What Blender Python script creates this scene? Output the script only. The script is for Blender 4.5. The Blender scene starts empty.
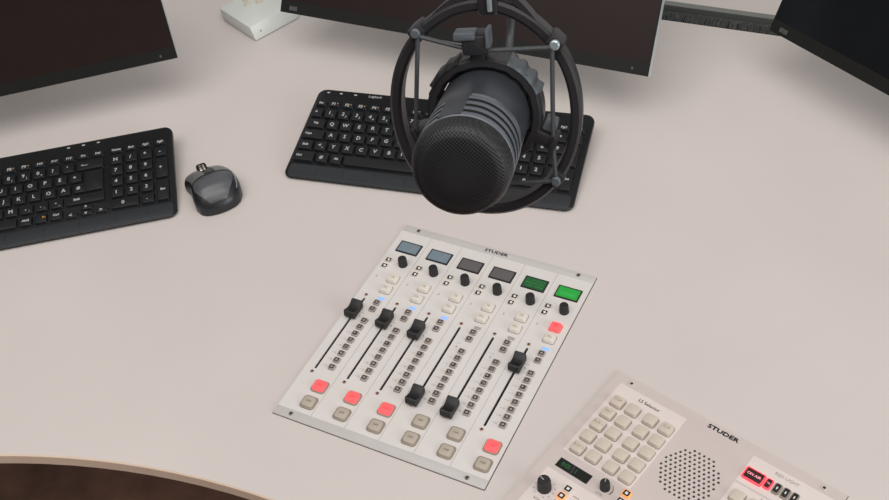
import bpy, bmesh, math, random
from math import sin, cos, pi, radians as rad
from mathutils import Vector, Matrix
random.seed(4)
S = bpy.context.scene
COL = S.collection

# ------------------------------------------------------------------ materials
def lin(c):
    return tuple(((v/255)/12.92 if v/255 <= .04045 else ((v/255+.055)/1.055)**2.4) for v in c)
def mat(name, rgb, rough=.5, metal=0., emit=None, es=1., noise=0., nscale=40., bump=0., bscale=200., spec=.5, coat=0.):
    m = bpy.data.materials.new(name); m.use_nodes = True
    nt = m.node_tree; b = nt.nodes['Principled BSDF']
    c = lin(rgb)
    b.inputs['Base Color'].default_value = (*c, 1)
    b.inputs['Roughness'].default_value = rough
    b.inputs['Metallic'].default_value = metal
    b.inputs['Specular IOR Level'].default_value = spec
    b.inputs['Coat Weight'].default_value = coat
    tc = nt.nodes.new('ShaderNodeTexCoord')
    n = nt.nodes.new('ShaderNodeTexNoise'); n.inputs['Scale'].default_value = nscale; n.inputs['Detail'].default_value = 5
    nt.links.new(tc.outputs['Object'], n.inputs['Vector'])
    r = nt.nodes.new('ShaderNodeValToRGB')
    k = max(noise, .02)
    r.color_ramp.elements[0].position = .3; r.color_ramp.elements[1].position = .7
    r.color_ramp.elements[0].color = (*[v*(1-k) for v in c], 1)
    r.color_ramp.elements[1].color = (*[min(1, v*(1+k)) for v in c], 1)
    nt.links.new(n.outputs['Fac'], r.inputs['Fac']); nt.links.new(r.outputs['Color'], b.inputs['Base Color'])
    if bump:
        n2 = nt.nodes.new('ShaderNodeTexNoise'); n2.inputs['Scale'].default_value = bscale
        nt.links.new(tc.outputs['Object'], n2.inputs['Vector'])
        bp = nt.nodes.new('ShaderNodeBump'); bp.inputs['Strength'].default_value = bump; bp.inputs['Distance'].default_value = .001
        nt.links.new(n2.outputs['Fac'], bp.inputs['Height']); nt.links.new(bp.outputs['Normal'], b.inputs['Normal'])
    if emit:
        b.inputs['Emission Color'].default_value = (*lin(emit), 1); b.inputs['Emission Strength'].default_value = es
    return m

M = {}
M['desk'] = mat('white_laminate', (211, 203, 199), .62, noise=.012, nscale=6, bump=.05, bscale=900, spec=.35)
M['edge'] = mat('beige_edge_band', (228, 204, 184), .5, noise=.03)
M['floor'] = mat('brown_carpet', (128, 100, 86), .9, noise=.45, nscale=9, bump=.5, bscale=300)
M['wall'] = mat('reddish_brown_wall', (96, 62, 54), .8, noise=.1, nscale=3)
M['wall_dark'] = mat('dark_grey_wall', (62, 62, 62), .8, noise=.1, nscale=3)
M['plate'] = mat('console_plate', (221, 216, 213), .4, noise=.01)
M['plate2'] = mat('panel_plate', (206, 194, 190), .42, noise=.01)
M['patch'] = mat('printed_light_field', (224, 213, 209), .42, noise=.01)
M['strip'] = mat('console_end_strip', (201, 197, 195), .38, noise=.02)
M['seam'] = mat('seam_grey', (176, 170, 167), .6)
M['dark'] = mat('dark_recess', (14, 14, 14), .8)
M['black'] = mat('black_plastic', (20, 21, 23), .48, noise=.05, bump=.06, bscale=1200)
M['knob'] = mat('knob_rubber', (30, 30, 33), .5, noise=.05)
M['kbody'] = mat('keyboard_body', (17, 19, 22), .34, noise=.05, spec=.4)
M['key'] = mat('key_black', (25, 27, 30), .42, noise=.05, spec=.35)
M['palm'] = mat('keyboard_palm_strip', (44, 48, 52), .40, noise=.05, spec=.4)
M['legend'] = mat('legend_pale', (172, 176, 177), .6)
M['legend_o'] = mat('legend_orange', (205, 140, 70), .6)
M['ink'] = mat('printed_black', (22, 22, 24), .6)
M['ink_g'] = mat('grey_print_and_gap_shade', (138, 130, 126), .6)
M['ink_b'] = mat('brown_print_and_gap_shade', (150, 118, 104), .6)
M['cream'] = mat('cream_key', (209, 197, 183), .38, noise=.02)
M['cream2'] = mat('pale_key', (226, 219, 208), .35, noise=.02)
M['bezel'] = mat('button_bezel', (150, 139, 127), .45, noise=.04)
M['cap_off'] = mat('unlit_button', (186, 175, 161), .33, noise=.03)
M['cap_red'] = mat('lit_red_button', (240, 84, 86), .4, emit=(255, 84, 88), es=.8)
M['red_rim'] = mat('lit_red_rim', (240, 70, 80), .4, emit=(255, 70, 88), es=.9)
M['ink_red'] = mat('dark_red_print', (190, 30, 40), .5)
M['pink'] = mat('lit_pink_letters', (240, 160, 165), .5, emit=(255, 150, 160), es=.6)
M['maroon'] = mat('dark_red_lens', (52, 24, 28), .35)
M['smallkey'] = mat('small_grey_key', (168, 158, 150), .45, noise=.03)
M['smallface'] = mat('small_key_dark_face', (58, 54, 52), .45)
M['mark'] = mat('white_print', (232, 228, 224), .5)
M['orange'] = mat('lit_orange_key', (240, 168, 100), .4, emit=(255, 160, 90), es=.5)
M['blue'] = mat('lit_blue_lamp', (150, 190, 250), .4, emit=(120, 160, 245), es=.45)
M['lampoff'] = mat('unlit_lamp', (172, 164, 160), .4)
M['bez'] = mat('display_bezel', (30, 29, 30), .35)
M['lcd_b'] = mat('lcd_bluegrey', (118, 134, 146), .3)  # blue-grey reflection put into the base colour
M['lcd_l'] = mat('lcd_reflection_line', (150, 164, 174), .3)  # painted reflection streak across the blue-grey displays
M['lcd_g'] = mat('lcd_grey', (98, 93, 96), .3)
M['lcd_dg'] = mat('lcd_dark_green', (16, 56, 32), .3, emit=(20, 96, 46), es=.6)
M['lcd_dgt'] = mat('lcd_green_text', (60, 110, 50), .3, emit=(70, 125, 50), es=.6)
M['lcd_gr'] = mat('lcd_bright_green', (30, 140, 50), .3, emit=(26, 128, 50), es=.6)
M['lcd_grd'] = mat('lcd_green_shade', (40, 150, 60), .3, emit=(34, 136, 56), es=.6)
M['seg'] = mat('segment_green', (20, 80, 40), .3, emit=(24, 92, 44), es=.6)
M['vfd'] = mat('black_window', (16, 18, 17), .18)
M['screw'] = mat('screw_metal', (150, 140, 132), .35, metal=.9)
M['screw_d'] = mat('screw_socket', (36, 34, 33), .5)
M['screw_b'] = mat('brass_screw', (182, 148, 134), .45)
M['bezel_m'] = mat('monitor_bezel', (28, 29, 28), .5, noise=.05, spec=.3)
M['screen'] = mat('monitor_screen', (42, 32, 31), .28, noise=.05, spec=.3)  # reddish reflection of the room put into the screen colour
M['screen_b'] = mat('monitor_screen_neutral', (24, 26, 29), .28, noise=.05, spec=.25)  # same kind of screen, with a different reflection put into its colour
M['silver'] = mat('silver_side', (196, 204, 208), .35, metal=.35)
M['mback'] = mat('monitor_back', (46, 47, 49), .5)
M['mgrey'] = mat('monitor_mark', (92, 94, 92), .5)
M['box'] = mat('white_painted_box', (216, 221, 216), .4, noise=.02)
M['pad'] = mat('cream_pad', (212, 204, 186), .45)
M['mouse_d'] = mat('mouse_dark', (34, 36, 39), .35, noise=.05)
M['mouse_b'] = mat('mouse_buttons', (106, 108, 109), .3, noise=.05)
M['mouse_p'] = mat('mouse_palm', (84, 86, 90), .3, noise=.06)
M['chrome'] = mat('brushed_metal', (214, 205, 190), .25, metal=.9)
M['mic'] = mat('mic_black', (52, 55, 61), .36, noise=.05)
M['mount'] = mat('mount_black', (37, 36, 39), .42, noise=.08)
M['mount_g'] = mat('mount_grey', (84, 90, 95), .4, noise=.05)
M['elastic'] = mat('elastic_cord', (64, 66, 69), .65, noise=.2, nscale=900)
M['pale'] = mat('pale_metal', (178, 190, 194), .3, metal=.6)
M['cable'] = mat('cable_grey', (54, 56, 59), .5)
M['bristle'] = mat('brush_bristles', (74, 76, 76), .8, noise=.55, nscale=260)
M['rail'] = mat('grey_rail', (128, 131, 127), .4, metal=.3)

def grille_mat():
    m = mat('mic_grille_mesh', (32, 33, 36), .5)
    nt = m.node_tree; b = nt.nodes['Principled BSDF']
    tc = nt.nodes.new('ShaderNodeTexCoord'); mp = nt.nodes.new('ShaderNodeMapping')
    mp.inputs['Rotation'].default_value = (0, 0, rad(45))
    nt.links.new(tc.outputs['Object'], mp.inputs['Vector'])
    v = nt.nodes.new('ShaderNodeTexVoronoi'); v.inputs['Scale'].default_value = 640; v.inputs['Randomness'].default_value = .0
    nt.links.new(mp.outputs['Vector'], v.inputs['Vector'])
    r = nt.nodes.new('ShaderNodeValToRGB')
    r.color_ramp.elements[0].position = .25; r.color_ramp.elements[0].color = (.0016, .0016, .0018, 1)
    r.color_ramp.elements[1].position = .6; r.color_ramp.elements[1].color = (.014, .0145, .017, 1)
    nt.links.new(v.outputs['Distance'], r.inputs['Fac']); nt.links.new(r.outputs['Color'], b.inputs['Base Color'])
    bp = nt.nodes.new('ShaderNodeBump'); bp.inputs['Strength'].default_value = .6; bp.inputs['Distance'].default_value = .0006
    nt.links.new(v.outputs['Distance'], bp.inputs['Height']); nt.links.new(bp.outputs['Normal'], b.inputs['Normal'])
    return m
M['ridge'] = mat('mic_ridges', (88, 93, 101), .36, noise=.04)  # paler than the mic body to paint highlights on the ridges
M['grille'] = grille_mat()

# ------------------------------------------------------------------ mesh builder
_txt = {}
def text_geo(s, size):
    key = (s, size)
    if key not in _txt:
        cu = bpy.data.curves.new('t', 'FONT'); cu.body = s; cu.size = size; cu.align_x = 'CENTER'; cu.align_y = 'CENTER'; cu.resolution_u = 2
        ob = bpy.data.objects.new('t', cu); COL.objects.link(ob)
        dg = bpy.context.evaluated_depsgraph_get(); dg.update()
        me = ob.evaluated_get(dg).to_mesh()
        _txt[key] = ([v.co.copy() for v in me.vertices], [tuple(p.vertices) for p in me.polygons])
        ob.evaluated_get(dg).to_mesh_clear()
        bpy.data.objects.remove(ob); bpy.data.curves.remove(cu)
    return _txt[key]

def rr(cx, cy, w, h, r, n=4, rot=0):
    r = min(r, w/2-1e-6, h/2-1e-6); pts = []
    for (sx, sy, a0) in ((1, 1, 0), (-1, 1, 90), (-1, -1, 180), (1, -1, 270)):
        for k in range(n+1):
            a = rad(a0+90*k/n)
            pts.append((sx*(w/2-r)+r*cos(a), sy*(h/2-r)+r*sin(a)))
    c, s = cos(rot), sin(rot)
    return [(cx+c*x-s*y, cy+s*x+c*y) for x, y in pts]

class B:
    def __init__(self): self.bm = bmesh.new()
    def face(self, vs, mi=0):
        try: f = self.bm.faces.new(vs); f.material_index = mi; return f
        except ValueError: return None
    def loops(self, loops, mi=0, cap0=True, cap1=True, closed=True):
        rows = [[self.bm.verts.new(p) for p in l] for l in loops]
        n = len(rows[0])
        for a, b in zip(rows, rows[1:]):
            for i in range(n if closed else n-1):
                j = (i+1) % n
                self.face([a[i], a[j], b[j], b[i]], mi)
        if cap0: self.face(rows[0][::-1], mi)
        if cap1: self.face(rows[-1], mi)
        return rows
    def rbox(self, cx, cy, w, h, r, z0, z1, bev=0., mi=0, rot=0, n=4, taper=0.):
        L = [[(x, y, z0) for x, y in rr(cx, cy, w, h, r, n, rot)]]
        w1, h1 = w-2*taper, h-2*taper
        if bev > 0:
            for k in range(0, 3):
                a = k/2*pi/2; ins = bev*(1-cos(a)); zz = z1-bev+bev*sin(a)
                L.append([(x, y, zz) for x, y in rr(cx, cy, w1-2*ins, h1-2*ins, max(r-ins*.6, 1e-5), n, rot)])
        else: L.append([(x, y, z1) for x, y in rr(cx, cy, w1, h1, r, n, rot)])
        self.loops(L, mi); return self
    def box(self, x0, x1, y0, y1, z0, z1, mi=0):
        self.loops([[(x0, y0, z), (x1, y0, z), (x1, y1, z), (x0, y1, z)] for z in (z0, z1)], mi); return self
    def lathe(self, prof, n=32, mi=0, c=(0, 0, 0), mod=None, cap0=True, cap1=True):
        L = []
        for r, z in prof:
            L.append([(c[0]+(r*(mod(2*pi*k/n) if mod else 1))*cos(2*pi*k/n), c[1]+(r*(mod(2*pi*k/n) if mod else 1))*sin(2*pi*k/n), c[2]+z) for k in range(n)])
        self.loops(L, mi, cap0, cap1); return self
    def tube(self, pts, r, n=10, mi=0):
        pts = [Vector(p) for p in pts]; L = []; up = None
        for i, p in enumerate(pts):
            t = (pts[min(i+1, len(pts)-1)]-pts[max(i-1, 0)]).normalized()
            if up is None: up = t.orthogonal().normalized()
            up = (up-t*up.dot(t)).normalized(); sd = t.cross(up)
            rad_ = r[i] if isinstance(r, (list, tuple)) else r
            L.append([tuple(p+up*rad_*cos(2*pi*k/n)+sd*rad_*sin(2*pi*k/n)) for k in range(n)])
        self.loops(L, mi); return self
    def text(self, s, size, x, y, z, mi=0, rot=0, sx=1., bold=0):
        vs, fs = text_geo(s, size); c, sn = cos(rot), sin(rot)
        offs = [(0, 0)] if not bold else [(-bold, 0), (bold, 0), (0, bold), (0, -bold)]
        for k, (ox, oy) in enumerate(offs):
            nv = [self.bm.verts.new((x+c*(v.x*sx+ox)-sn*(v.y+oy), y+sn*(v.x*sx+ox)+c*(v.y+oy), z+k*2e-6)) for v in vs]
            for f in fs: self.face([nv[i] for i in f], mi)
        return self
    def quad(self, x, y, w, h, z, mi=0, rot=0):
        c, s = cos(rot), sin(rot)
        self.face([self.bm.verts.new((x+c*a-s*b, y+s*a+c*b, z)) for a, b in ((-w/2, -h/2), (w/2, -h/2), (w/2, h/2), (-w/2, h/2))], mi); return self
    def plate(self, outer, holes, z0, z1, mi=0, mi_side=0):
        """flat plate with through holes"""
        bm = self.bm; es = []; lp = []
        for l in [outer]+holes:
            vs = [bm.verts.new((x, y, z1)) for x, y in l]; lp.append(vs)
            es += [bm.edges.new((vs[i], vs[(i+1) % len(vs)])) for i in range(len(vs))]
        res = bmesh.ops.triangle_fill(bm, edges=es, use_beauty=True, use_dissolve=False, normal=(0, 0, 1))
        for g in res['geom']:
            if isinstance(g, bmesh.types.BMFace):
                g.material_index = mi
                g.normal_update()
                if g.normal.z < 0: g.normal_flip()
        for k, vs in enumerate(lp):
            lo = [bm.verts.new((v.co.x, v.co.y, z0)) for v in vs]; n = len(vs)
            for i in range(n):
                j = (i+1) % n
                self.face([lo[i], lo[j], vs[j], vs[i]], mi_side if k == 0 else mi)
        return self
    def xf(self, Mx):
        bmesh.ops.transform(self.bm, matrix=Mx, verts=self.bm.verts); return self
    def build(self, name, mats, parent=None, smooth=35, label=None, M4=None, norm=True):
        if norm: bmesh.ops.recalc_face_normals(self.bm, faces=self.bm.faces)
        me = bpy.data.meshes.new(name); self.bm.to_mesh(me); self.bm.free()
        for m in (mats if isinstance(mats, (list, tuple)) else [mats]): me.materials.append(M[m])
        if smooth:
            me.polygons.foreach_set('use_smooth', [True]*len(me.polygons))
            try: me.set_sharp_from_angle(angle=rad(smooth))
            except Exception: pass
        o = bpy.data.objects.new(name, me); COL.objects.link(o)
        if parent: o.parent = parent
        if M4 is not None: o.matrix_local = M4
        if label: o['label'] = label
        return o

def tag(o, label, cat, group=None):
    o['label'] = label; o['category'] = cat
    if group: o['group'] = group
    return o
def thing(name, label, cat, loc=(0, 0, 0), rz=0, M4=None):
    o = bpy.data.objects.new(name, None); o.empty_display_size = .02; COL.objects.link(o)
    if M4 is not None: o.matrix_world = M4
    else: o.location = loc; o.rotation_euler = (0, 0, rz)
    return tag(o, label, cat)
def structure(name, b, m, smooth=0):
    o = b.build(name, m, smooth=smooth); o['kind'] = 'structure'; return o
def copy_tree(o, parent=None):
    c = o.copy(); COL.objects.link(c)
    if parent: c.parent = parent
    for ch in list(o.children): copy_tree(ch, c)
    return c
def child(o, name, parent, M4):      # a further copy of one part and its sub-parts
    c = copy_tree(o, parent); c.name = name; c.matrix_local = M4; return c
T = Matrix.Translation
def mm(*v): return [x/1000 for x in v]

# ------------------------------------------------------------------ setting
b = B(); b.box(-3.2, 3.2, -2.2, 3.4, -.75, -.73); structure('floor', b, 'floor')
b = B(); b.box(-3.2, 3.2, -2.25, -2.2, -.73, 1.95); structure('wall_rear', b, 'wall')  # unseen wall, added reddish for the dark screens to reflect
b = B(); b.box(-3.25, -3.2, -2.2, 3.4, -.73, 1.95); structure('wall_left', b, 'wall_dark')  # unseen wall, added dark for the screens to reflect

# ------------------------------------------------------------------ desk
desk = thing('desk', 'large white laminate desk with a curved front edge carrying all the equipment', 'desk', (0, 1.2, -.73))
DZ = .73
cx, cy, R_ = -.6262, -.1194, .8614
arc = [(cx+R_*cos(rad(a)), cy+R_*sin(rad(a))) for a in range(118, 16, -2)]
outl = arc + [(1.35, arc[-1][1]), (1.35, 2.05), (-1.5, 2.05), (-1.5, .5)]
# cable slot corners
def sl(s, t):        # s along the slot, t across (towards the back)
    a = rad(-28.1); o = Vector((.3618, 1.3595)); return (o.x+s*cos(a)-t*sin(a), o.y+s*sin(a)+t*cos(a))
slot = [sl(-.14, 0), sl(.30, 0), sl(.30, .048), sl(-.14, .048)]
off = lambda l: [(x, y-1.2) for x, y in l]
b = B()
def ins(l, d):
    return l
arc_in = [(cx+(R_+.0015)*cos(rad(a)), cy+(R_+.0015)*sin(rad(a))) for a in range(118, 16, -2)]
outl_in = arc_in + [(1.35, arc[-1][1]), (1.35, 2.05), (-1.5, 2.05), (-1.5, .5)]
b.plate(off(outl_in), [off(slot)], DZ-.0015, DZ, 0, 0)
lo = [[(x, y, z) for x, y in off(l)] for l, z in ((outl_in, DZ), (outl, DZ-.0015), (outl, DZ-.0145), (outl_in, DZ-.0155))]
b.bm.verts.ensure_lookup_table()
b.loops(lo[1:], 1, cap0=False, cap1=True)
b.loops([lo[0], lo[1]], 1, cap0=False, cap1=False)
b.build('desk_top', ['desk', 'edge'], desk, smooth=40)
for x, y in ((-1.3, 1.9), (1.2, 1.9), (1.2, .5), (-1.35, .75)):
    b = B(); b.rbox(x, y-1.2, .06, .06, .006, 0, DZ-.0156, .001); b.build('leg', 'rail', desk)

# cable brush strip in the slot
cb = thing('cable_brush', 'dark bristle cable brush strip with a grey rail let into the desk', 'cable brush', (*sl(.08, .024), 0), rad(-28.1))
b = B(); b.box(-.219, .219, .0125, .0235, -.0150, .0020); b.build('rail', 'rail', cb)
b = B()
b.box(-.219, .219, -.0235, .0125, -.0150, -.0115, 1)  # black slot floor paints the shade deep in the gap
for k in range(560):
    x = -.217+.434*k/559+random.uniform(-.0004, .0004); y1 = random.uniform(-.0230, -.0165)
    z0, z1 = -.002+random.uniform(-.001, .001), -.003+random.uniform(-.002, .001)
    b.tube([(x, .0030, z0), (x+random.uniform(-.002, .002), y1, z1)], .00055, 4)
o = b.build('bristles', ['bristle', 'dark'], cb); o['kind'] = 'stuff'

# ------------------------------------------------------------------ fader console
W1, H1 = 246.8, 305.4
con = thing('fader_console', 'white six channel fader mixing console in the middle of the desk', 'mixing console', (-.0177, .8030, 0), -.5547)
def P1(u, v): return ((u-W1/2)/1000, (H1/2-v)/1000)
ZP = .002
CH = [.4+40.7*k for k in range(6)]
b = B()
holes = []
for c in CH:
    x, y = P1(c+11.2, 181); holes.append(rr(x, y, .0029, .1120, .0014, 3))
outer = rr(0, 0, W1/1000, H1/1000, .0008, 2)
b.plate(outer, holes, .0002, ZP, 0, 1)
b.build('faceplate', ['plate', 'seam'], con, smooth=0, norm=False)
b = B(); b.rbox(0, 0, (W1+1.2)/1000, (H1+.8)/1000, .0008, 0, .00018, 0); b.build('gasket', 'dark', con, smooth=0)
b = B()
for c in CH:
    x, y = P1(c+11.2, 181); b.quad(x, y, .006, .116, .0004)
b.build('fader_slot', 'dark', con, smooth=0)
for v0, v1, nm in ((0, 11, 't'), (294.3, 305.4, 'b')):
    b = B(); x, y = P1(W1/2, (v0+v1)/2); b.rbox(x, y, (W1-.6)/1000, (v1-v0-.6)/1000, .0005, ZP-.0003, ZP+.0005, .0003)
    if nm == 't': b.text('STUDER', .0062, x, y+.0002, ZP+.00055, 1, sx=1.32, bold=.00026)
    b.build('end_strip', ['strip', 'ink'], con)
for u, v in ((20, 5), (226.6, 5), (20, 300), (226, 300.2)):
    b = B(); x, y = P1(u, v); b.lathe([(.0023, ZP), (.0024, ZP+.001), (.0020, ZP+.0016), (.0012, ZP+.0016), (.0011, ZP+.0009)], 16, 0, (x, y, 0), cap1=False)
    b.lathe([(.0012, ZP+.0010), (.0003, ZP+.0010)], 12, 1, (x, y, 0), cap0=False)
    b.build('screw', ['screw', 'screw_d'], con)
for k in range(1, 6):
    b = B(); x, y = P1(CH[k], 152.6); b.box(x-.00025, x+.00025, y-.1415, y+.1415, ZP-.0002, ZP+.0001); b.build('module_seam', 'seam', con, smooth=0)

# displays
def display(u, kind, lab):
    x, y = P1(u, 35.7)
    b = B(); b.rbox(0, 0, .0285, .0186, .0006, ZP-.0003, ZP+.0010, .0002)
    d = b.build('display', 'bez', con, M4=T((x, y, 0)), label=lab)
    b = B()
    b.rbox(0, 0, .0252, .0150, .0003, ZP+.0008, ZP+.0013, 0)
    zt = ZP+.00135
    if kind == 'b':
        b.quad(.0046, 0, .0005, .0152, zt, 1, rad(-16)); b.quad(.0075, .0005, .006, .0004, zt, 1)
        m = ['lcd_b', 'lcd_l']
    elif kind == 'g': m = ['lcd_g', 'lcd_g']
    elif kind == 'd':
        for r_ in range(3):
            for q in range(7):
                if random.random() < .8: b.quad(-.010+.0033*q, .0042-.0042*r_, random.uniform(.001, .0024), .0012, zt, 1)
        m = ['lcd_dg', 'lcd_dgt']
    else:
        b.quad(0, -.002, .018, .005, zt, 1)
        m = ['lcd_gr', 'lcd_grd']
    b.build('screen', m, d, smooth=0)
for k, (kd, lb) in enumerate((('b', 'blue-grey unlit display'), ('b', 'blue-grey unlit display'), ('g', 'dark grey unlit display'), ('g', 'dark grey unlit display'), ('d', 'dim green lit display'), ('f', 'bright green lit display'))):
    display(CH[k]+22.3, kd, lb)

# knobs
def knob_mesh(r, h, ptr=True):
    b = B()
    fl = lambda a: 1+.035*cos(18*a)
    b.lathe([(r*1.02, 0), (r, h*.1)], 72, 0, cap1=False)
    b.lathe([(r, h*.1), (r*.93, h*.85), (r*.88, h*.96), (r*.78, h)], 72, 0, mod=fl, cap0=False)
    b.quad(0, r*.36, r*.14, r*.7, h+.00005, 1)
    return b
b = knob_mesh(.0053, .0118)
x, y = P1(CH[0]+28.3, 62.6)
k0 = b.build('knob', ['knob', 'knob'], con, M4=T((x, y, ZP)))
for k in range(1, 6):
    x, y = P1(CH[k]+28.3, 62.6); child(k0, 'knob', con, T((x, y, ZP)))

# two small arrow keys, two white keys, lamp, pair, eight scale keys, ON / OFF
def key_small(dot):
    b = B(); b.rbox(0, 0, .0074, .0068, .0012, 0, .0020, .0004, 0)
    if dot: b.rbox(0, 0, .0062, .0058, .0009, .0019, .00215, 0, 1); b.quad(.0003, 0, .0027, .0034, .0022, 2, .5)
    return b
small = key_small(True)
sk = None
for c in CH:
    for v in (62.2, 72.4):
        x, y = P1(c+8.8, v); Mx = T((x, y, ZP))
        if sk is None: sk = small.build('arrow_key', ['cream2', 'ink', 'mark'], con, M4=Mx)
        else: child(sk, 'arrow_key', con, Mx)
def white_key(m, txt, ink):
    b = B(); b.rbox(0, 0, .0135, .0125, .0022, 0, .0046, .0012, 0, taper=.0008)
    b.rbox(0, 0, .0141, .0131, .0024, 0, .0005, 0, 2); b.text(txt, .0042, 0, 0, .00465, 1); return b  # wider low skirt paints the shaded gap around the key
wk = {}
for k, c in enumerate(CH):
    for j, (v, t) in enumerate(((88.5, 'TB'), (106, 'PFL'))):
        x, y = P1(c+28.6, v-.5); Mx = T((x, y, ZP))
        if k == 5 and j == 0:
            white_key(0, t, 1).build('channel_key', ['cap_red', 'ink_red', 'ink_b'], con, M4=Mx, label='red lit channel key')
        elif t not in wk: wk[t] = white_key(0, t, 1).build('channel_key', ['cream2', 'ink_g', 'ink_g'], con, M4=Mx)
        else: child(wk[t], 'channel_key', con, Mx)
for k, c in enumerate(CH):
    x, y = P1(c+30.2, 119.9)
    b = B(); b.rbox(0, 0, .0078, .0038, .0009, 0, .0012, .0003)
    on = k in (0, 1, 2, 5)
    b.build('status_lamp', 'blue' if on else 'lampoff', con, M4=T((x, y, ZP-.0002)), label='blue lit lamp' if on else 'unlit lamp')
def scale_key(kind):
    b = B(); b.rbox(0, 0, .0076, .0072, .0011, 0, .0026, .0004, 0)
    z = .0027
    b.rbox(0, 0, .0054, .0052, .0007, .0025, z, 0, 1)
    z += .00006
    if kind == 0: b.rbox(0, 0, .0026, .0022, .0004, z-.0001, z, 0, 2)
    elif kind == 1: b.quad(-.0005, 0, .0008, .003, z, 2, .5); b.quad(.0009, 0, .0008, .003, z, 2, .5)
    elif kind == 2: b.quad(0, 0, .001, .0034, z, 2, -.6); b.quad(0, 0, .001, .0034, z+.00001, 2, .8)
    elif kind == 3: b.quad(0, .0006, .003, .0008, z, 2); b.quad(0, -.001, .003, .0008, z, 2)
    else: b.quad(-.0006, .0004, .0018, .0022, z, 2)
    return b
proto = {}
rows = [(128.0, 0, 0), (138.3, 1, 0)] + [(v, q, 1) for v, q in ((157.5, 0), (167.6, 3), (177.9, 4), (188.2, 1), (198.6, 3), (208.8, 0), (219.1, 2), (229.5, 0))]
for k, c in enumerate(CH):
    for v, q, grp in rows:
        x, y = P1(c+28.7, v); Mx = T((x, y, ZP)); nm = 'scale_key' if grp else 'select_key'
        if (q, grp) not in proto: proto[(q, grp)] = scale_key(q).build(nm, ['smallkey', 'smallface', 'smallkey'], con, M4=Mx)
        else: child(proto[(q, grp)], nm, con, Mx)
def big(txt, lit, nm, Mx):
    b = B()
    outr = rr(0, 0, .0172, .0168, .0038, 5)
    b.rbox(0, 0, .0172, .0168, .0038, 0, .0013, .0004, 0, n=5)
    bz = b.build(nm, ['bezel'], con, M4=Mx, label='red lit %s button' % txt if lit else 'unlit beige %s button' % txt)
    b = B(); b.rbox(0, 0, .0138 if not lit else .0142, .0132 if not lit else .0136, .0032, .0010, .0036, .0012, 0, n=5)
    b.text(txt, .0036, 0, 0, .00365, 1); b.build('button_cap', ['cap_red', 'ink_red'] if lit else ['cap_off', 'ink'], bz)
for k, c in enumerate(CH):
    x, y = P1(c+29.9, 257.4); big('ON', k in (0, 1, 2, 5), 'on_button', T((x, y, ZP)))
    x, y = P1(c+29.9, 280.2); big('OFF', False, 'off_button', T((x, y, ZP)))
for k, c in enumerate(CH):
    for v in (120.5, 241.8):
        x, y = P1(c+10.6, v)
        b = B(); b.lathe([(.0021, ZP), (.0021, ZP+.0006), (.0013, ZP+.0008)], 14, 0, (x, y, 0), cap1=False); b.lathe([(.0012, ZP+.0005), (.0003, ZP+.0005)], 10, 1, (x, y, 0), cap0=False)
        b.build('fader_screw', ['screw_b', 'screw_d'], con)
# printed numbers beside slots
b = B()
marks = [('10', 147), ('5', 168), ('0', 178), ('5', 188), ('10', 198), ('20', 209), ('30', 219), ('60', 229)]
for k, c in enumerate(CH):
    for t, v in marks:
        x, y = P1(c+20.5, v); b.text(t, .0026, x, y, ZP+.00004, 0)
        x, y = P1(c+17.3, v); b.quad(x, y, .0018, .0003, ZP+.00004, 0)
    x, y = P1(c+7.6, 90); b.text('%d' % (k+1) if False else 'F', .0052, x, y, ZP+.00004, 1)
    x, y = P1(c+19.5, 152); b.rbox(x, y, .0012, .0016, .0005, ZP-.0001, ZP+.00005, 0, 2)
b.build('printed_scale', ['ink_b', 'ink_g', 'ink'], con, smooth=0)
# fader caps
def cap_mesh():
    b = B()
    pf = [(-10.2, 1.6), (-11.8, 5.5), (-10.6, 11.7), (-9.4, 12.3), (-7, 11.1), (-3.5, 9.2), (0, 8.5), (3.5, 9.2), (7, 11.1), (9.4, 12.3), (10.6, 11.7), (11.8, 5.5), (10.2, 1.6)]
    L = []
    for x, sc in ((-6.3, .93), (-5.7, 1), (5.7, 1), (6.3, .93)):
        L.append([(x/1000, y*sc/1000, ((z-6)*sc+6)/1000) for y, z in pf])
    b.loops(L, 0)
    b.box(-.0007, .0007, -.004, .004, -.0012, .0018)
    b.quad(0, 0, .011, .0006, .00855, 1)
    return b
cap0 = None
for k, v in enumerate((149.8, 150.6, 151.6, 232.8, 233.2, 152.6)):
    x, y = P1(CH[k]+11.2, v); Mx = T((x, y, ZP))
    if cap0 is None: cap0 = cap_mesh().build('fader_cap', ['black', 'knob'], con, M4=Mx, smooth=30)
    else: child(cap0, 'fader_cap', con, Mx)

# ------------------------------------------------------------------ second panel
YAW2 = rad(-45.7); W2, H2 = 255., 247.
ux = Vector((cos(YAW2), sin(YAW2))); vx = Vector((sin(YAW2), -cos(YAW2)))
ctr = Vector((.1645, .7304))+ux*W2/2000+vx*H2/2000
pan = thing('control_panel', 'pale pink-grey monitoring panel with keypad and round speaker grille at the desk edge', 'control panel', (ctr.x, ctr.y, 0), YAW2)
def P2(u, v): return ((u-W2/2)/1000, (H2/2-v)/1000)
holes = []
for j in range(13):
    for i in range(-7, 8):
        u = 126.2+5.25*i+(2.62 if j % 2 else 0); v = 40.6+4.5*j
        if math.hypot(u-125.6, v-67.6) < 29.3: holes.append(rr(*P2(u, v), .0029, .0029, .00144, 2))
b = B(); b.plate(rr(0, 0, W2/1000, H2/1000, .0008, 2), holes, .0002, ZP, 0, 1)
b.build('faceplate', ['plate2', 'seam'], pan, smooth=0, norm=False)
b = B(); b.rbox(0, 0, (W2+1.0)/1000, (H2+1.2)/1000, .0008, 0, .00018, 0); b.build('gasket', 'dark', pan, smooth=0)
b = B(); x, y = P2(125.6, 67.6); b.lathe([(.034, .0003), (.034, .0004)], 32, 0, (x, y, 0)); b.build('speaker_mesh', 'dark', pan, smooth=0, label='dark speaker behind the round pattern of holes')
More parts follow.
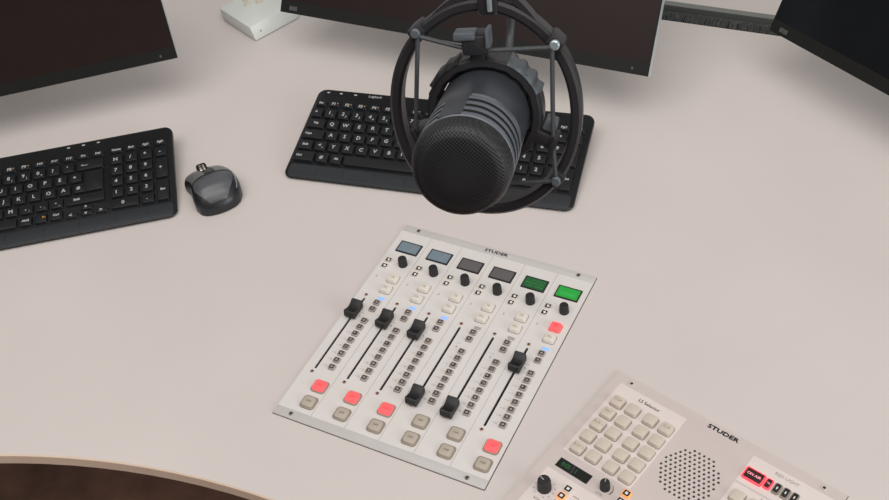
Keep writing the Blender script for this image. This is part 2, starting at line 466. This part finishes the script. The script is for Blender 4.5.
def field(u0, v0, u1, v1):
    b = B(); x, y = P2((u0+u1)/2, (v0+v1)/2); b.rbox(x, y, (u1-u0)/1000, (v1-v0)/1000, .0005, ZP-.0002, ZP+.00012, 0)
    return b
b = field(10.8, 12.4, 89.6, 114.9)
b.text('LS Selector', .0054, *P2(50.2, 20.2), ZP+.0002, 1, bold=.00008); b.build('printed_field', ['patch', 'ink'], pan, smooth=0)
b = field(163.8, 11.8, 247, 46)
b.text('RED LIGHT', .0050, *P2(202, 17.8), ZP+.0002, 1); b.build('printed_field', ['patch', 'ink_g'], pan, smooth=0)
b = field(163.8, 48.5, 247, 150)
b.text('TALKBACK', .0046, *P2(204, 52.6), ZP+.0002, 1); b.build('printed_field', ['patch', 'ink_g'], pan, smooth=0)
b = field(10.8, 140, 150, 236)
b.build('printed_field', ['patch'], pan, smooth=0)
b = B(); b.text('STUDER', .0066, *P2(127, 6.4), ZP+.0001, 0, sx=1.42, bold=.00040); b.build('maker_lettering', 'ink', pan, smooth=0)
for u, v in ((20.4, 7.1), (233.7, 5.7), (20.4, 240), (233.7, 240)):
    b = B(); x, y = P2(u, v); b.lathe([(.0030, ZP), (.0031, ZP+.0006), (.0024, ZP+.0009), (.0016, ZP+.0008), (.0015, ZP+.0004)], 18, 0, (x, y, 0), cap1=False)
    b.lathe([(.0016, ZP+.0006), (.0003, ZP+.0006)], 12, 1, (x, y, 0), cap0=False); b.build('screw', ['strip', 'screw_d'], pan)
def pkey(txt=None, m='cream'):
    b = B(); b.rbox(0, 0, .0136, .0132, .0024, 0, .0050, .0014, 0, taper=.0003); b.rbox(0, 0, .0145, .0141, .0026, 0, .0005, 0, 2)  # grey skirt at the base paints gap shade along the key edges
    if txt: b.text(txt, .0040, 0, .0008, .00506, 1)
    return b
pk = None
lab = {(0, 0): 'PGM', (0, 1): 'REC', (0, 2): 'AUX 1', (0, 4): 'AUX 2', (3, 0): 'CUE'}
for i, u in enumerate((22.9, 41.0, 61.8, 80.2)):
    for j, v in enumerate((36.2, 53.9, 71.4, 88.6, 105.9)):
        Mx = T((*P2(u, v), ZP))
        if (i, j) in lab: pkey(lab[(i, j)]).build('selector_key', ['cream', 'ink_b', 'ink_g'], pan, M4=Mx)
        elif pk is None: pk = pkey().build('selector_key', ['cream', 'ink_b', 'ink_g'], pan, M4=Mx)
        else: child(pk, 'selector_key', pan, Mx)
for u, v in ((174.8, 63), (192.6, 63), (210.4, 63), (228.2, 63), (174.8, 80.5), (192.6, 80.5), (210.4, 80.5), (228.2, 80.5)):
    child(pk, 'talkback_key', pan, T((*P2(u, v), ZP)))
# window display
b = B(); b.rbox(0, 0, .0372, .0112, .0003, ZP-.0003, ZP+.0004, 0)
dsp = b.build('display', 'vfd', pan, M4=T((*P2(34.3, 129.3), 0)), smooth=0, label='black display window with dim green digits')
b = B()
for t, x in (('8', -.0125), ('0', -.0085), ('5', -.0055), ('1', .0025)): b.text(t, .0075, x, 0, ZP+.00045, 0)
b.quad(-.0012, .0004, .0022, .0096, ZP+.00046, 1, rad(8)); b.build('digits', ['seg', 'mback'], dsp, smooth=0)
def pknob(u, v, r, h, ang):
    b = knob_mesh(r, h); b.build('knob', ['knob', 'legend'], pan, M4=T((*P2(u, v), ZP)) @ Matrix.Rotation(ang, 4, 'Z'))
pknob(23.4, 162.4, .0068, .0150, rad(80)); pknob(69.8, 127.6, .0050, .0108, rad(20))
b = B()
for u, v, r in ((23.4, 162.4, 10.4),):
    for q in range(11):
        a = rad(-150+30*q); b.quad(*P2(u+r*sin(a), v-r*cos(a)), .0005, .0016, ZP+.0002, 0, -a)
b.text('VOL', .004, *P2(24.5, 176.5), ZP+.0002, 0)
b.text('LEVEL', .0034, *P2(69, 136.4), ZP+.0002, 1)
for q in range(9):
    a = rad(40+9*q); b.quad(*P2(69.8+8*sin(a), 127.6-8*cos(a)), .0014, .0003+.0001*q, ZP+.0002, 0, -a)
b.quad(*P2(54, 153), .007, .0006, ZP+.0002, 0); b.build('printed_scale', ['ink', 'ink_g'], pan, smooth=0)
for u, v, m in ((43, 150.6, 'cream2'), (42.3, 160.6, 'orange'), (90.4, 121.6, 'orange'), (43, 171, 'cream2'), (90.4, 132, 'cream2')):
    b = B(); b.rbox(0, 0, .0080, .0076, .0011, 0, .0030, .0005, 0); b.rbox(0, 0, .0064, .0060, .0008, .0029, .0031, 0, 1); b.quad(0, 0, .0028, .0028, .00316, 2)
    b.build('arrow_key', [m, 'ink', 'mark'], pan, M4=T((*P2(u, v), ZP)), label='orange lit key' if m == 'orange' else None)
# ON AIR and light keys
b = B(); b.rbox(0, 0, .0206, .0142, .0018, 0, .0024, .0006, 0)
oa = b.build('on_air_button', 'red_rim', pan, M4=T((*P2(175.8, 33.6), ZP)), label='glowing red ON AIR button')
b = B(); b.rbox(0, 0, .0176, .0112, .0008, .0020, .0030, .0003, 0); b.text('ON AIR', .0042, 0, 0, .00306, 1, bold=.00008); b.build('button_lens', ['maroon', 'pink'], oa)
for k, u in enumerate((190.6, 199.6, 208.4, 217.2)):
    b = B(); b.rbox(0, 0, .0074, .0126, .0022, 0, .0022, .0006, 0)
    s_ = b.build('light_key', 'red_rim' if k == 0 else 'bezel', pan, M4=T((*P2(u, 33.2), ZP)), label='red lit light key' if k == 0 else None)
    b = B(); b.rbox(0, 0, .0050, .0100, .0012, .0018, .0028, .0003, 0)
    if k == 0: b.text('TB', .003, 0, 0, .00284, 1)
    else: b.rbox(0, 0, .0012, .0032, .0005, .0027, .00284, 0, 1)
    b.build('button_lens', ['maroon', 'pink'] if k == 0 else ['ink', 'mark'], s_)

# ------------------------------------------------------------------ keyboards
def make_keyboard():
    root = thing('keyboard', 'x', 'keyboard')
    al = math.atan2(.0262, .154)
    TL = T((0, -.077, .0035)) @ Matrix.Rotation(al, 4, 'X')
    KW, KD = .382, .157
    b = B()
    def lp(w, d, r, f): return [(x, y+KD/2, f(y+KD/2)) for x, y in rr(0, 0, w, d, r, 6)]
    fb = lambda y: -.0012-.0095*min(1, y/.06)
    b.loops([lp(KW-.006, KD-.006, .010, fb), lp(KW-.001, KD-.001, .012, lambda y: fb(y)*.6), lp(KW, KD, .012, lambda y: -.0004-.0012*min(1, y/.05)),
             lp(KW-.0012, KD-.0012, .0115, lambda y: .0008), lp(KW-.004, KD-.004, .010, lambda y: .0014)], 0)
    b.text('Logitech', .0056, -.1085, .1508, .00146, 1, bold=.0001)
    for x in (-.1765, -.158, -.137, .0515, .0715, .0915):
        b.rbox(x, .1508, .0042, .0022, .0008, .0013, .00146, 0, 1)
    b.xf(TL); body = b.build('body', ['kbody', 'legend'], root)
    b = B(); b.rbox(0, .0125, KW-.010, .0215, .006, .0008, .0024, .0009, 0)
    for x in (-.147, -.111, -.068, -.028, .021, .0665, .1135, .154): b.quad(x, .0145, .0006, .013, .00243, 1)
    b.xf(TL); b.build('palm_strip', ['palm', 'kbody'], root)
    for s in (-1, 1):
        b = B(); b.rbox(s*.15, .055, .03, .012, .003, .0, .0190, .001); b.build('foot', 'kbody', root)
    u, x0 = .0193, -.1885
    Z0 = .0012
    def key(nm, xc, yc, w, d, txt='', txt2=None, org=None, h=.0040):
        b = B(); b.rbox(0, 0, w, d, .0022, 0, h, .0008, 0, taper=.0009)
        if txt:
            n = len(txt); b.text(txt, .0078 if n < 2 else (.0062 if n < 3 else .0047), (-w*.08 if n < 3 else 0)-(w*.22 if n > 3 and w > .024 else 0), 0 if not txt2 else .0006, h+.00006, 1, bold=.00026)
        if txt2: b.text(txt2, .0044, w*.20, -.0030, h+.00006, 1, bold=.0001)
        if org: b.text(org, .0044, w*.24, .0002, h+.00006, 2, bold=.00016)
        b.build(nm, ['key', 'legend', 'legend_o'], root, M4=TL @ T((xc, yc, Z0)))
    kd = .0164; g = .0026
    def row(y, start, items, d=kd):
        x = start
        for it in items:
            t, wu = it[0], it[1]
            key('key', x0+u*(x+wu/2), y, u*wu-g, d, t, *(it[2:3])); x += wu
    F = ['Esc']+['F%d' % i for i in range(1, 13)]+['Prt', 'Del']
    for i, t in enumerate(F): key('function_key', x0+u*(i+.5), .129, u-.003, .0098, t, None, '*' if 1 <= i <= 12 else None, .003)
    for i, t in enumerate(('Home', 'End', 'PgU', 'PgD')): key('function_key', .1160+.0195*i, .129, u-.003, .0098, t, None, None, .003)
    row(.1110, 0, [('^', 1)]+[(c, 1, d) for c, d in zip('1234567890', '!2345&/()=')]+[('?', 1), ("'", 1), ('<----', 2)])
    row(.0922, 0, [('Tab', 1.5)]+[(c, 1) for c in 'QWERTZUIOPE']+[('+', 1)])
    row(.0733, 0, [('Caps', 1.75)]+[(c, 1) for c in 'ASDFGHJKLOA']+[('#', 1)])
    row(.0543, 0, [('Shift', 1.25), ('<', 1, '>')]+[(c, 1) for c in 'YXCVBNM']+[(',', 1, ';'), ('.', 1, ':'), ('-', 1, '_')])
    key('key', .0748, .0543, .0505, kd, 'Shift')
    key('key', .0862, .0828, .0250, .0355, '')          # tall enter key
    yb = .0352
    for t, xa, xb in (('Ctrl', -.1885, -.1560), ('#', -.1560, -.1362), ('Alt', -.1362, -.1170), ('AltG', -.0110, .0082), ('Fn', .0082, .0275), ('Ctrl', .0275, .0472)):
        key('key', (xa+xb)/2, yb, xb-xa-g, kd, '' if t == 'Fn' else t, None, 'Fn' if t == 'Fn' else None)
    key('spacebar', (-.1170-.0110)/2, yb, .106-g, kd)
    for t, x, y in (('<', .0570, .0306), ('v', .0764, .0306), ('>', .0958, .0306), ('^', .0764, .0398)): key('key', x, y, .0168, .0082, t, None, None, .003)
    xs = [.1162, .1357, .1552, .1748]
    for j, (y, ks) in enumerate(((.1110, 'N/*-'), (.0922, '789'), (.0733, '456'), (.0543, '123'))):
        for i, t in enumerate(ks): key('key', xs[i], y, .0169, kd, t)
    key('key', xs[3], .0828, .0169, .0355, '+'); key('key', xs[3], .0449, .0169, .0355, 'Ent')
    key('key', (xs[0]+xs[1])/2, yb, .0364, kd, '0'); key('key', xs[2], yb, .0169, kd, '.')
    return root
kb = make_keyboard()
kb.location = (.0102, 1.1208, 0); kb.rotation_euler = (0, 0, -.3751)
kb['label'] = 'black full-size keyboard behind the microphone, in front of the middle monitor'
kb2 = copy_tree(kb)
kb2.location = (-.5255, 1.1314, 0); kb2.rotation_euler = (0, 0, .0842)
kb2['label'] = 'black full-size keyboard to the left of the mouse, cut off at the left'
for k_ in (kb, kb2): k_['group'] = 'keyboards on the desk'

# ------------------------------------------------------------------ mouse
mo = thing('computer_mouse', 'dark grey computer mouse beside the left keyboard', 'mouse', (-.2855, 1.1055, 0), rad(19))
def interp(tab, y):
    for (a, p), (c, q) in zip(tab, tab[1:]):
        if a <= y <= c:
            t = (y-a)/(c-a); t = t*t*(3-2*t) if False else t; return p+(q-p)*t
    return tab[0][1] if y < tab[0][0] else tab[-1][1]
LT = [(-49, -4), (-48, -12), (-45, -20), (-38, -27), (-25, -30.5), (-10, -30), (4, -28.5), (15, -29), (25, -31.5), (33, -33), (40, -31), (45, -25), (48, -15), (49, -4)]
RT = [(-49, 6), (-48, 14), (-45, 22), (-38, 30), (-25, 36), (-10, 38), (5, 37), (20, 34), (33, 30), (41, 25), (46, 17), (48, 9), (49, 3)]
HT = [(-49, 10), (-44, 19), (-35, 28), (-22, 35.5), (-8, 38.5), (6, 37.5), (20, 33), (33, 27), (42, 21), (47, 16), (49, 11)]
def mp(s, y, off_=0):
    a, c = interp(LT, y), interp(RT, y); h = interp(HT, y)
    mid, hw = (a+c)/2, (c-a)/2
    th = s*pi/2
    x = mid+hw*(1 if s > 0 else -1)*abs(sin(th))**.75
    z = 1.5+(h-1.5)*abs(cos(th))**.62
    n = Vector((sin(th)*.8, 0, cos(th))).normalized()
    return ((x+n.x*off_)*.92/1000, y*.83/1000, (z+n.z*off_)*.9/1000)
ys = [-49+98*i/40 for i in range(41)]
b = B()
b.loops([[mp(-1+2*k/28, y) for k in range(29)] for y in ys], 0, True, True)
b.build('shell', 'mouse_d', mo, smooth=60)
def patch(nm, m, s0, s1, y0, y1, o_=.7, cuts=16, fs=None):
    b = B(); L1 = []; 
    for i in range(cuts+1):
        y = y0+(y1-y0)*i/cuts
        a0, a1 = (s0, s1) if fs is None else fs(i/cuts)
        top = [mp(a0+(a1-a0)*k/10, y, o_) for k in range(11)]; bot = [mp(a0+(a1-a0)*k/10, y, -.8) for k in range(10, -1, -1)]
        L1.append(top+bot)
    b.loops(L1, 0); return b.build(nm, m, mo, smooth=50)
patch('mouse_button', 'mouse_b', -.62, -.10, 3.5, 46.5, fs=lambda t: (-.62-.02*t, -.09))
patch('mouse_button', 'mouse_b', .09, .60, 3.5, 46.5, fs=lambda t: (.09, .60-.02*t))
patch('palm_rest', 'mouse_p', -.5, .5, -43, 0, .6, fs=lambda t: (-.25-.33*min(1, t*1.6), .25+.27*min(1, t*1.6)))
patch('side_trim', 'pale', .62, .66, -30, 30, .9)
patch('side_grip', 'mouse_d', .66, .90, -35, 38, .7)
patch('thumb_grip', 'mouse_d', -.90, -.70, -30, 30, .7)
b = B()
b.lathe([(.0085, -.0042), (.0108, -.0034), (.0110, -.0012), (.0110, .0012), (.0108, .0034), (.0085, .0042)], 28, 0)
b.lathe([(.0111, -.0011), (.0113, 0), (.0111, .0011)], 28, 1, cap0=False, cap1=False)
zt = mp(0, 36)
b2 = B(); b2.rbox(zt[0], .0265, .0135, .024, .004, .004, .0262, .0015); b2.build('wheel_well', 'dark', mo)
b.build('scroll_wheel', ['chrome', 'mback'], mo, M4=T((zt[0], .0270, .0180)) @ Matrix.Rotation(pi/2, 4, 'Y'), label='silver scroll wheel')

# ------------------------------------------------------------------ monitors
def monitor(label, corner, yaw, tilt, side, sm_='screen', Wm=.540, Hm=.325):
    """corner = lower corner on the desk plane (x,y,z); side -1: corner is the left one, +1 the right one"""
    ex = Vector((cos(yaw), sin(yaw), 0)); ny = Vector((-sin(yaw), cos(yaw), 0))
    c0 = Vector(corner)-ex*side*Wm/2                 # middle of lower edge
    base = c0+ny*.205
    root = thing('monitor', label, 'monitor', (base.x, base.y, 0), yaw)
    A = T((0, -.205, c0.z)) @ Matrix.Rotation(-rad(tilt), 4, 'X')      # local: x right, y back, z up along the panel
    def loop_(x0, x1, z0, z1, y): return [(x0, y, z0), (x1, y, z0), (x1, y, z1), (x0, y, z1)]
    b = B(); w = Wm/2
    b.loops([loop_(-w+.0006, w-.0006, .0006, Hm-.0006, .0015), loop_(-w, w, 0, Hm, .003), loop_(-w, w, 0, Hm, .013), loop_(-w+.02, w-.02, .02, Hm-.02, .022)], 0)
    b.build('housing', 'silver', root, M4=A, smooth=0)
    b = B()          # bezel: ring around the screen
    o_ = [(-w+.0003, .0003), (w-.0003, .0003), (w-.0003, Hm-.0003), (-w+.0003, Hm-.0003)]; i_ = [(-w+.0025, .017), (w-.0025, .017), (w-.0025, Hm-.0025), (-w+.0025, Hm-.0025)]
    Lf = []
    for y, l in ((.0016, o_), (0, o_), (0, i_), (.0016, i_)): Lf.append([(x, y, z) for x, z in l])
    b.loops(Lf, 0, False, False)
    b.quad(-w+.014, 0, .001, .001, 0, 0)
    b.rbox(w-.022, .0075, .0022, .0035, .0005, 0, .0002, 0, 1); b.bm.verts.ensure_lookup_table()
    nv = b.bm.verts[-40:]
    for v in list(nv): v.co = Vector((v.co.x, -v.co.z-.0001, v.co.y))
    n0 = len(b.bm.verts)
    for q in range(4): b.rbox(-w+.016+.0032*q, .0075, .0022, .006, .0003, 0, .0002, 0, 1)
    b.bm.verts.ensure_lookup_table()
    for v in list(b.bm.verts)[n0:]: v.co = Vector((v.co.x, -v.co.z-.0001, v.co.y))
    b.build('bezel', ['bezel_m', 'mgrey'], root, M4=A, smooth=0)
    b = B(); b.loops([loop_(-w+.0025, w-.0025, .017, Hm-.0025, .0006), loop_(-w+.0025, w-.0025, .017, Hm-.0025, .0016)], 0); b.build('screen', sm_, root, M4=A, smooth=0)
    b = B(); b.loops([loop_(-.16, .16, .05, .25, .018), loop_(-.15, .15, .06, .24, .045)], 0); b.build('rear_cover', 'mback', root, M4=A, smooth=0)
    p = A @ Vector((0, .045, .15))
    b = B(); b.tube([(0, .0, .010), (0, .0, p.z-.02), (0, p.y*.5, p.z), (0, p.y-.004, p.z)], .016, 14); b.build('stand_column', 'mback', root)
    b = B(); b.rbox(0, 0, .11, .10, .02, 0, .012, .003); b.build('stand_foot', 'mback', root)
    return root
monitor('dark monitor at the left, above the left keyboard, showing a dark screen', (-.3269, 1.3095, .08), rad(8.43), 14, 1)
monitor('dark middle monitor directly behind the microphone, with a silver right side', (.2821, 1.1234, .08), rad(-29.84), 33, 1)
monitor('black monitor at the right, angled towards the left beside the cable brush', (.4548, 1.1878, .08), rad(-60.44), 25, -1, 'screen_b')

# ------------------------------------------------------------------ white box
ya = math.atan2(.0492, .066)
bx = Vector((-.2396, 1.448)); e1 = Vector((cos(ya), sin(ya))); e2 = Vector((-sin(ya), cos(ya)))
bc = bx+e1*.0411+e2*.0442
box = thing('desk_control_box', 'small white metal box with round pads, half hidden behind the middle monitor', 'control box', (bc.x, bc.y, 0), ya)
b = B(); wx, wy, hz = .0411, .0442, .0230
b.loops([[(x*wx-(.0012 if z > .01 else 0), y*wy+((.0062 if y < 0 else .002) if z > .01 else 0), z) for x, y in ((-1, -1), (1, -1), (1, 1), (-1, 1))] for z in (.0012, hz)], 0)
bmesh.ops.bevel(b.bm, geom=list(b.bm.edges), offset=.0012, segments=2, affect='EDGES', profile=.5)
b.build('case', 'box', box, smooth=40)
b = B(); b.rbox(0, 0, .078, .080, .002, 0, .0016, 0); b.build('foot_pad', 'dark', box, smooth=0)
for x, y in ((-.006, .020), (.010, .012), (.014, .028), (.000, .034)):
    b = B(); b.lathe([(.0058, 0), (.0056, .0018), (.0045, .0026), (.002, .0028)], 20, 0); b.build('pad', 'pad', box, M4=T((x, y, hz-.0003)))
b = B(); b.lathe([(.0017, 0), (.0015, .0008), (.0006, .0010)], 12, 0); b.build('screw', 'screw_b', box, M4=T((-.0275, -.0443+.0032, .0115)) @ Matrix.Rotation(rad(74), 4, 'X'))

# ------------------------------------------------------------------ microphone, shock mount, cable, arm
ax = Vector((-.2445, -.9172, .3146)); X_ = Vector((.9692, -.2409, .0510)); Y_ = Vector((.0290, .3174, .9478))
G = Vector((.0367, .5427, .5100))
Fr = Matrix(((X_.x, Y_.x, ax.x, G.x), (X_.y, Y_.y, ax.y, G.y), (X_.z, Y_.z, ax.z, G.z), (0, 0, 0, 1)))
ax2 = Vector((-0.2573, -0.9271, 0.2727)); X2 = Vector((0.9663, -0.2503, 0.0608)); Y2 = Vector((0.0119, 0.2791, 0.9602))
Fm = Matrix(((X2.x, Y2.x, ax2.x, G.x), (X2.y, Y2.y, ax2.y, G.y), (X2.z, Y2.z, ax2.z, G.z), (0, 0, 0, 1)))
mic = thing('microphone', 'large black studio microphone with a round mesh front held in the shock mount', 'microphone', M4=Fm)
b = B()
b.lathe([(.0273, .0765), (.0280, .0775), (.0282, .079), (.0281, .0825), (.0274, .0855), (.0262, .0890), (.0240, .0908), (.020, .0918), (.013, .0925), (.006, .0928)], 64, 0, cap0=False)
b.build('grille', 'grille', mic, smooth=60, label='round black mesh front')
b = B(); pr = [(.0266, .0765)]
for k in range(4):
    z = .0755-k*.0080
    pr += [(.0279, z), (.0283, z-.0022), (.0279, z-.0044), (.0254, z-.0049), (.0252, z-.0074)]
b.lathe(pr, 64, 0, cap0=False, cap1=False); 
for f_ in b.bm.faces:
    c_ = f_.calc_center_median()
    if math.hypot(c_.x, c_.y) < .0269: f_.material_index = 1  # groove faces painted dark to stand for shade between the ridges
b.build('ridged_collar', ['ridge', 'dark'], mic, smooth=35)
b = B()
b.rbox(0, .0266, .0140, .0034, .0012, .040, .0750, .0006); b.xf(Matrix.Rotation(rad(12), 4, 'Z')); b.build('collar_bridge', 'mic', mic)
b = B(); b.lathe([(.0258, .0455), (.0277, .0435), (.0277, -.012), (.0250, -.018), (.0205, -.050), (.0150, -.060), (.0110, -.062)], 48, 0); b.build('body', 'mic', mic, smooth=40)
b = B(); b.lathe([(.0095, -.060), (.0095, -.085), (.0070, -.091)], 24, 0); b.build('connector', 'black', mic)

sm = thing('shock_mount', 'black ring-shaped shock mount with elastic cords around the microphone', 'shock mount', M4=Fr)
def ring(rf, hw, z0, z1, n=96):
    b = B(); L = []
    for k in range(n+1):
        a = 2*pi*k/n; r = rf(a); sec = []
        for (dr, z) in ((-hw, z0+.002), (-hw*.5, z0), (hw*.5, z0), (hw, z0+.002), (hw, z1-.002), (hw*.5, z1), (-hw*.5, z1), (-hw, z1-.002)):
            sec.append(((r+dr)*cos(a), (r+dr)*sin(a), z))
        L.append(sec)
    rows_ = [[b.bm.verts.new(p) for p in l] for l in L[:-1]]
    for i in range(n):
        p, q = rows_[i], rows_[(i+1) % n]
        for j in range(8): b.face([p[j], p[(j+1) % 8], q[(j+1) % 8], q[j]])
    return b
rout = lambda a: .0553+.0090*sin(a)**2+.0015*max(0, sin(a))**12
ring(rout, .0035, -.0085, .0065).build('outer_ring', 'mount', sm, smooth=40)
def crad(a):
    q = (math.degrees(a)) % 360
    s_ = .5+.5*cos(rad(q*18)); lobed = 1 if (15 < q < 75 or 110 < q < 160 or 290 < q < 340 or 200 < q < 250) else 0
    return .0318+.0006*lobed*s_
ring(crad, .0036, -.011, .0085, 144).build('cradle', 'mount', sm, smooth=40)
for a0, a1, m in ((20, 62, 'mount_g'), (112, 150, 'mount')):
    b = B(); L = []
    for k in range(25):
        a = rad(a0+(a1-a0)*k/24); r0, r1 = .0345, .0370+(.0010 if m == 'mount_g' else .0004)*cos(k*pi/4)
        L.append([(r0*cos(a), r0*sin(a), -.009), (r1*cos(a), r1*sin(a), -.008), (r1*cos(a), r1*sin(a), .006), (r0*cos(a), r0*sin(a), .009)])
    b.loops(L, 0); b.build('cradle_grip', m, sm, smooth=50)
def pol(r, d, z=0): return Vector((r*cos(rad(d)), r*sin(rad(d)), z))
hooks = {'T': 92, 'R': -26, 'L': 196, 'B': 270}
for k, d in hooks.items():
    b = B(); b.rbox(.0390, 0, .0130, .0090, .0015, -.006, .0085, .0015); b.rbox(.0455, 0, .0040, .0110, .0012, -.004, .0110, .0012)
    if k == 'R': b.rbox(.0395, .0085, .0085, .0070, .0015, -.006, .0070, .0015, 1)
    b.build('cradle_hook', ['mount', 'mount_g'], sm, M4=Matrix.Rotation(rad(d), 4, 'Z'))
lugs = {'TR': 43, 'TL': 125, 'BR': -46, 'BL': 226}
for k, d in lugs.items():
    r = rout(rad(d))+(.0022 if k[0] == 'T' else 0)
    b = B(); b.rbox(0, 0, .0078, .0100, .0020, -.007, .0098, .0016); b.lathe([(.0030, .0095), (.0030, .0120), (.0022, .0128)], 14, 1)
    b.build('ring_lug', ['mount', 'pale' if k == 'TR' else 'mount_g'], sm, M4=T(pol(r, d)) @ Matrix.Rotation(rad(d), 4, 'Z'))
for lg, hk in (('TR', 'T'), ('TR', 'R'), ('TL', 'T'), ('TL', 'L'), ('BR', 'R'), ('BR', 'B'), ('BL', 'L'), ('BL', 'B')):
    p, q = pol(rout(rad(lugs[lg])), lugs[lg], .0105), pol(.0405 if hk == 'T' else .0455, hooks[hk], .0110 if hk == 'T' else .0080)
    b = B(); d_ = (q-p)
    b.tube([p, p+d_*.5+Vector((0, 0, .0005)), q], .0014, 8); b.tube([pol(.0440, hooks[hk], -.002), pol(.0465, hooks[hk], .003), q], .0014, 8)
    b.build('elastic_cord', 'elastic', sm)
# top clip block and stem
b = B(); b.rbox(-.0015, .0440, .0155, .0120, .002, -.004, .0135, .0015); b.rbox(-.007, .0500, .0130, .0050, .0012, .004, .0150, .001, 1); b.rbox(.0065, .0480, .0022, .0110, .0008, .002, .0155, .0006, 1)
b.build('clamp_block', ['mount', 'mount_g'], sm)
b = B()
b.rbox(.0070, .0710, .0120, .0220, .003, -.0075, .0080, .0015); b.rbox(.0085, .0720, .0028, .0190, .0008, .0075, .0100, .0006, 1)
b.build('stem_bracket', ['mount', 'pale'], sm)
for s in (-1, 1):
    b = B(); L = []
    for k in range(9):
        t = k/8; p0 = Vector((.006+s*.004, .0735, 0)); p1 = pol(rout(rad(90-s*40)), 90-s*40); p = p0.lerp(p1, t)+Vector((s*.0, .0060*sin(pi*t), 0))
        L.append([(p.x-.0*s, p.y-.0026, -.006), (p.x, p.y+.0020, -.006), (p.x, p.y+.0020, .005), (p.x, p.y-.0026, .005)])
    b.loops(L, 0); b.build('ring_brace', 'mount', sm, smooth=40)

def loc2w(v): return Fm @ Vector(v)
ca = thing('microphone_cable', 'thin dark grey cable rising behind the shock mount from the microphone', 'cable', loc2w((0, 0, -.089)))
b = B()
w0 = loc2w((0, 0, -.089))
cp = [w0, loc2w((0, .003, -.098)), w0+Vector((.006, .022, .012)), w0+Vector((.010, .026, .05)), w0+Vector((.016, .026, .10)), w0+Vector((.024, .036, .18)), w0+Vector((.036, .10, .32)), Vector((.075, 1.0, .915)), Vector((.11, 1.45, 1.085))]
pts = []
for i in range(len(cp)-1):
    p0, p1, p2, p3 = cp[max(i-1, 0)], cp[i], cp[i+1], cp[min(i+2, len(cp)-1)]
    for k in range(8):
        t = k/8
        pts.append(.5*((2*p1)+(p2-p0)*t+(2*p0-5*p1+4*p2-p3)*t*t+(3*p1-p0-3*p2+p3)*t**3))
pts.append(cp[-1])
b.tube([p-w0 for p in pts], .0028, 10); b.build('cable_run', 'cable', ca, smooth=60)

sw = Fr @ Vector((.0070, .0830, 0))
arm = thing('boom_stand', 'black boom stand holding the shock mount from above', 'boom stand', (.10, 1.80, 0))
o0 = Vector((.10, 1.80, 0))
b = B(); b.tube([sw-o0, sw-o0+Vector((.002, .012, .035)), sw-o0+Vector((.004, .03, .06))], .0065, 14); b.build('swivel_stud', 'pale', arm, smooth=40)
b = B(); b.tube([sw-o0+Vector((.004, .028, .055)), sw-o0+Vector((.006, .045, .085))], .012, 16); b.build('knuckle', 'mount', arm, smooth=40)
b = B(); b.tube([sw-o0+Vector((.006, .044, .083)), Vector((0, 0, 1.16))], .0110, 16); b.build('boom_tube', 'mount', arm, smooth=40)
b = B(); b.tube([(0, 0, .02), (0, 0, 1.17)], .0125, 16); b.build('post', 'mount', arm, smooth=40)
b = B(); b.lathe([(.045, 0), (.045, .018), (.020, .024)], 28, 0); b.build('table_clamp', 'mount', arm, smooth=40)

# ------------------------------------------------------------------ light
w = bpy.data.worlds.new('World'); S.world = w; w.use_nodes = True
bg = w.node_tree.nodes['Background']; bg.inputs['Color'].default_value = (1., .96, .925, 1); bg.inputs['Strength'].default_value = .5
def area(name, loc, to, size, power, col):
    l = bpy.data.lights.new(name, 'AREA'); l.shape = 'RECTANGLE'; l.size, l.size_y = size; l.energy = power; l.color = col
    o = bpy.data.objects.new(name, l); COL.objects.link(o); o.location = loc
    d = Vector(to)-Vector(loc); o.rotation_euler = d.to_track_quat('-Z', 'Y').to_euler(); return o
area('right_key_light', (2.2, -1.5, .90), (-.1, 1.3, 0), (1.6, 1.3), 42, (.93, .98, 1.))  # added key light from front right; no window is built there
area('overhead_light', (-.2, .1, 2.45), (0, 1.7, 0), (3.0, 1.5), 52, (1., .965, .925))  # added overhead area light, set forward to thin monitor shadows on the desk

# ------------------------------------------------------------------ camera
cam = bpy.data.cameras.new('camera'); co = bpy.data.objects.new('camera', cam); COL.objects.link(co)
p, r, h, f = .7750, -.1355, .9277, 1113.35
Fw = Vector((0, cos(p), -sin(p))); Rt = Vector((1, 0, 0)); Up = Rt.cross(Fw)
R2 = cos(r)*Rt+sin(r)*Up; U2 = -sin(r)*Rt+cos(r)*Up
co.matrix_world = Matrix(((R2.x, U2.x, -Fw.x, 0), (R2.y, U2.y, -Fw.y, 0), (R2.z, U2.z, -Fw.z, h), (0, 0, 0, 1)))
cam.sensor_width = 36; cam.lens = f*36/889; cam.clip_start = .02
S.camera = co
S.view_settings.view_transform = 'Standard'; S.view_settings.look = 'None'; S.view_settings.gamma = 1
S.view_settings.use_curve_mapping = False; S.view_settings.exposure = -.12
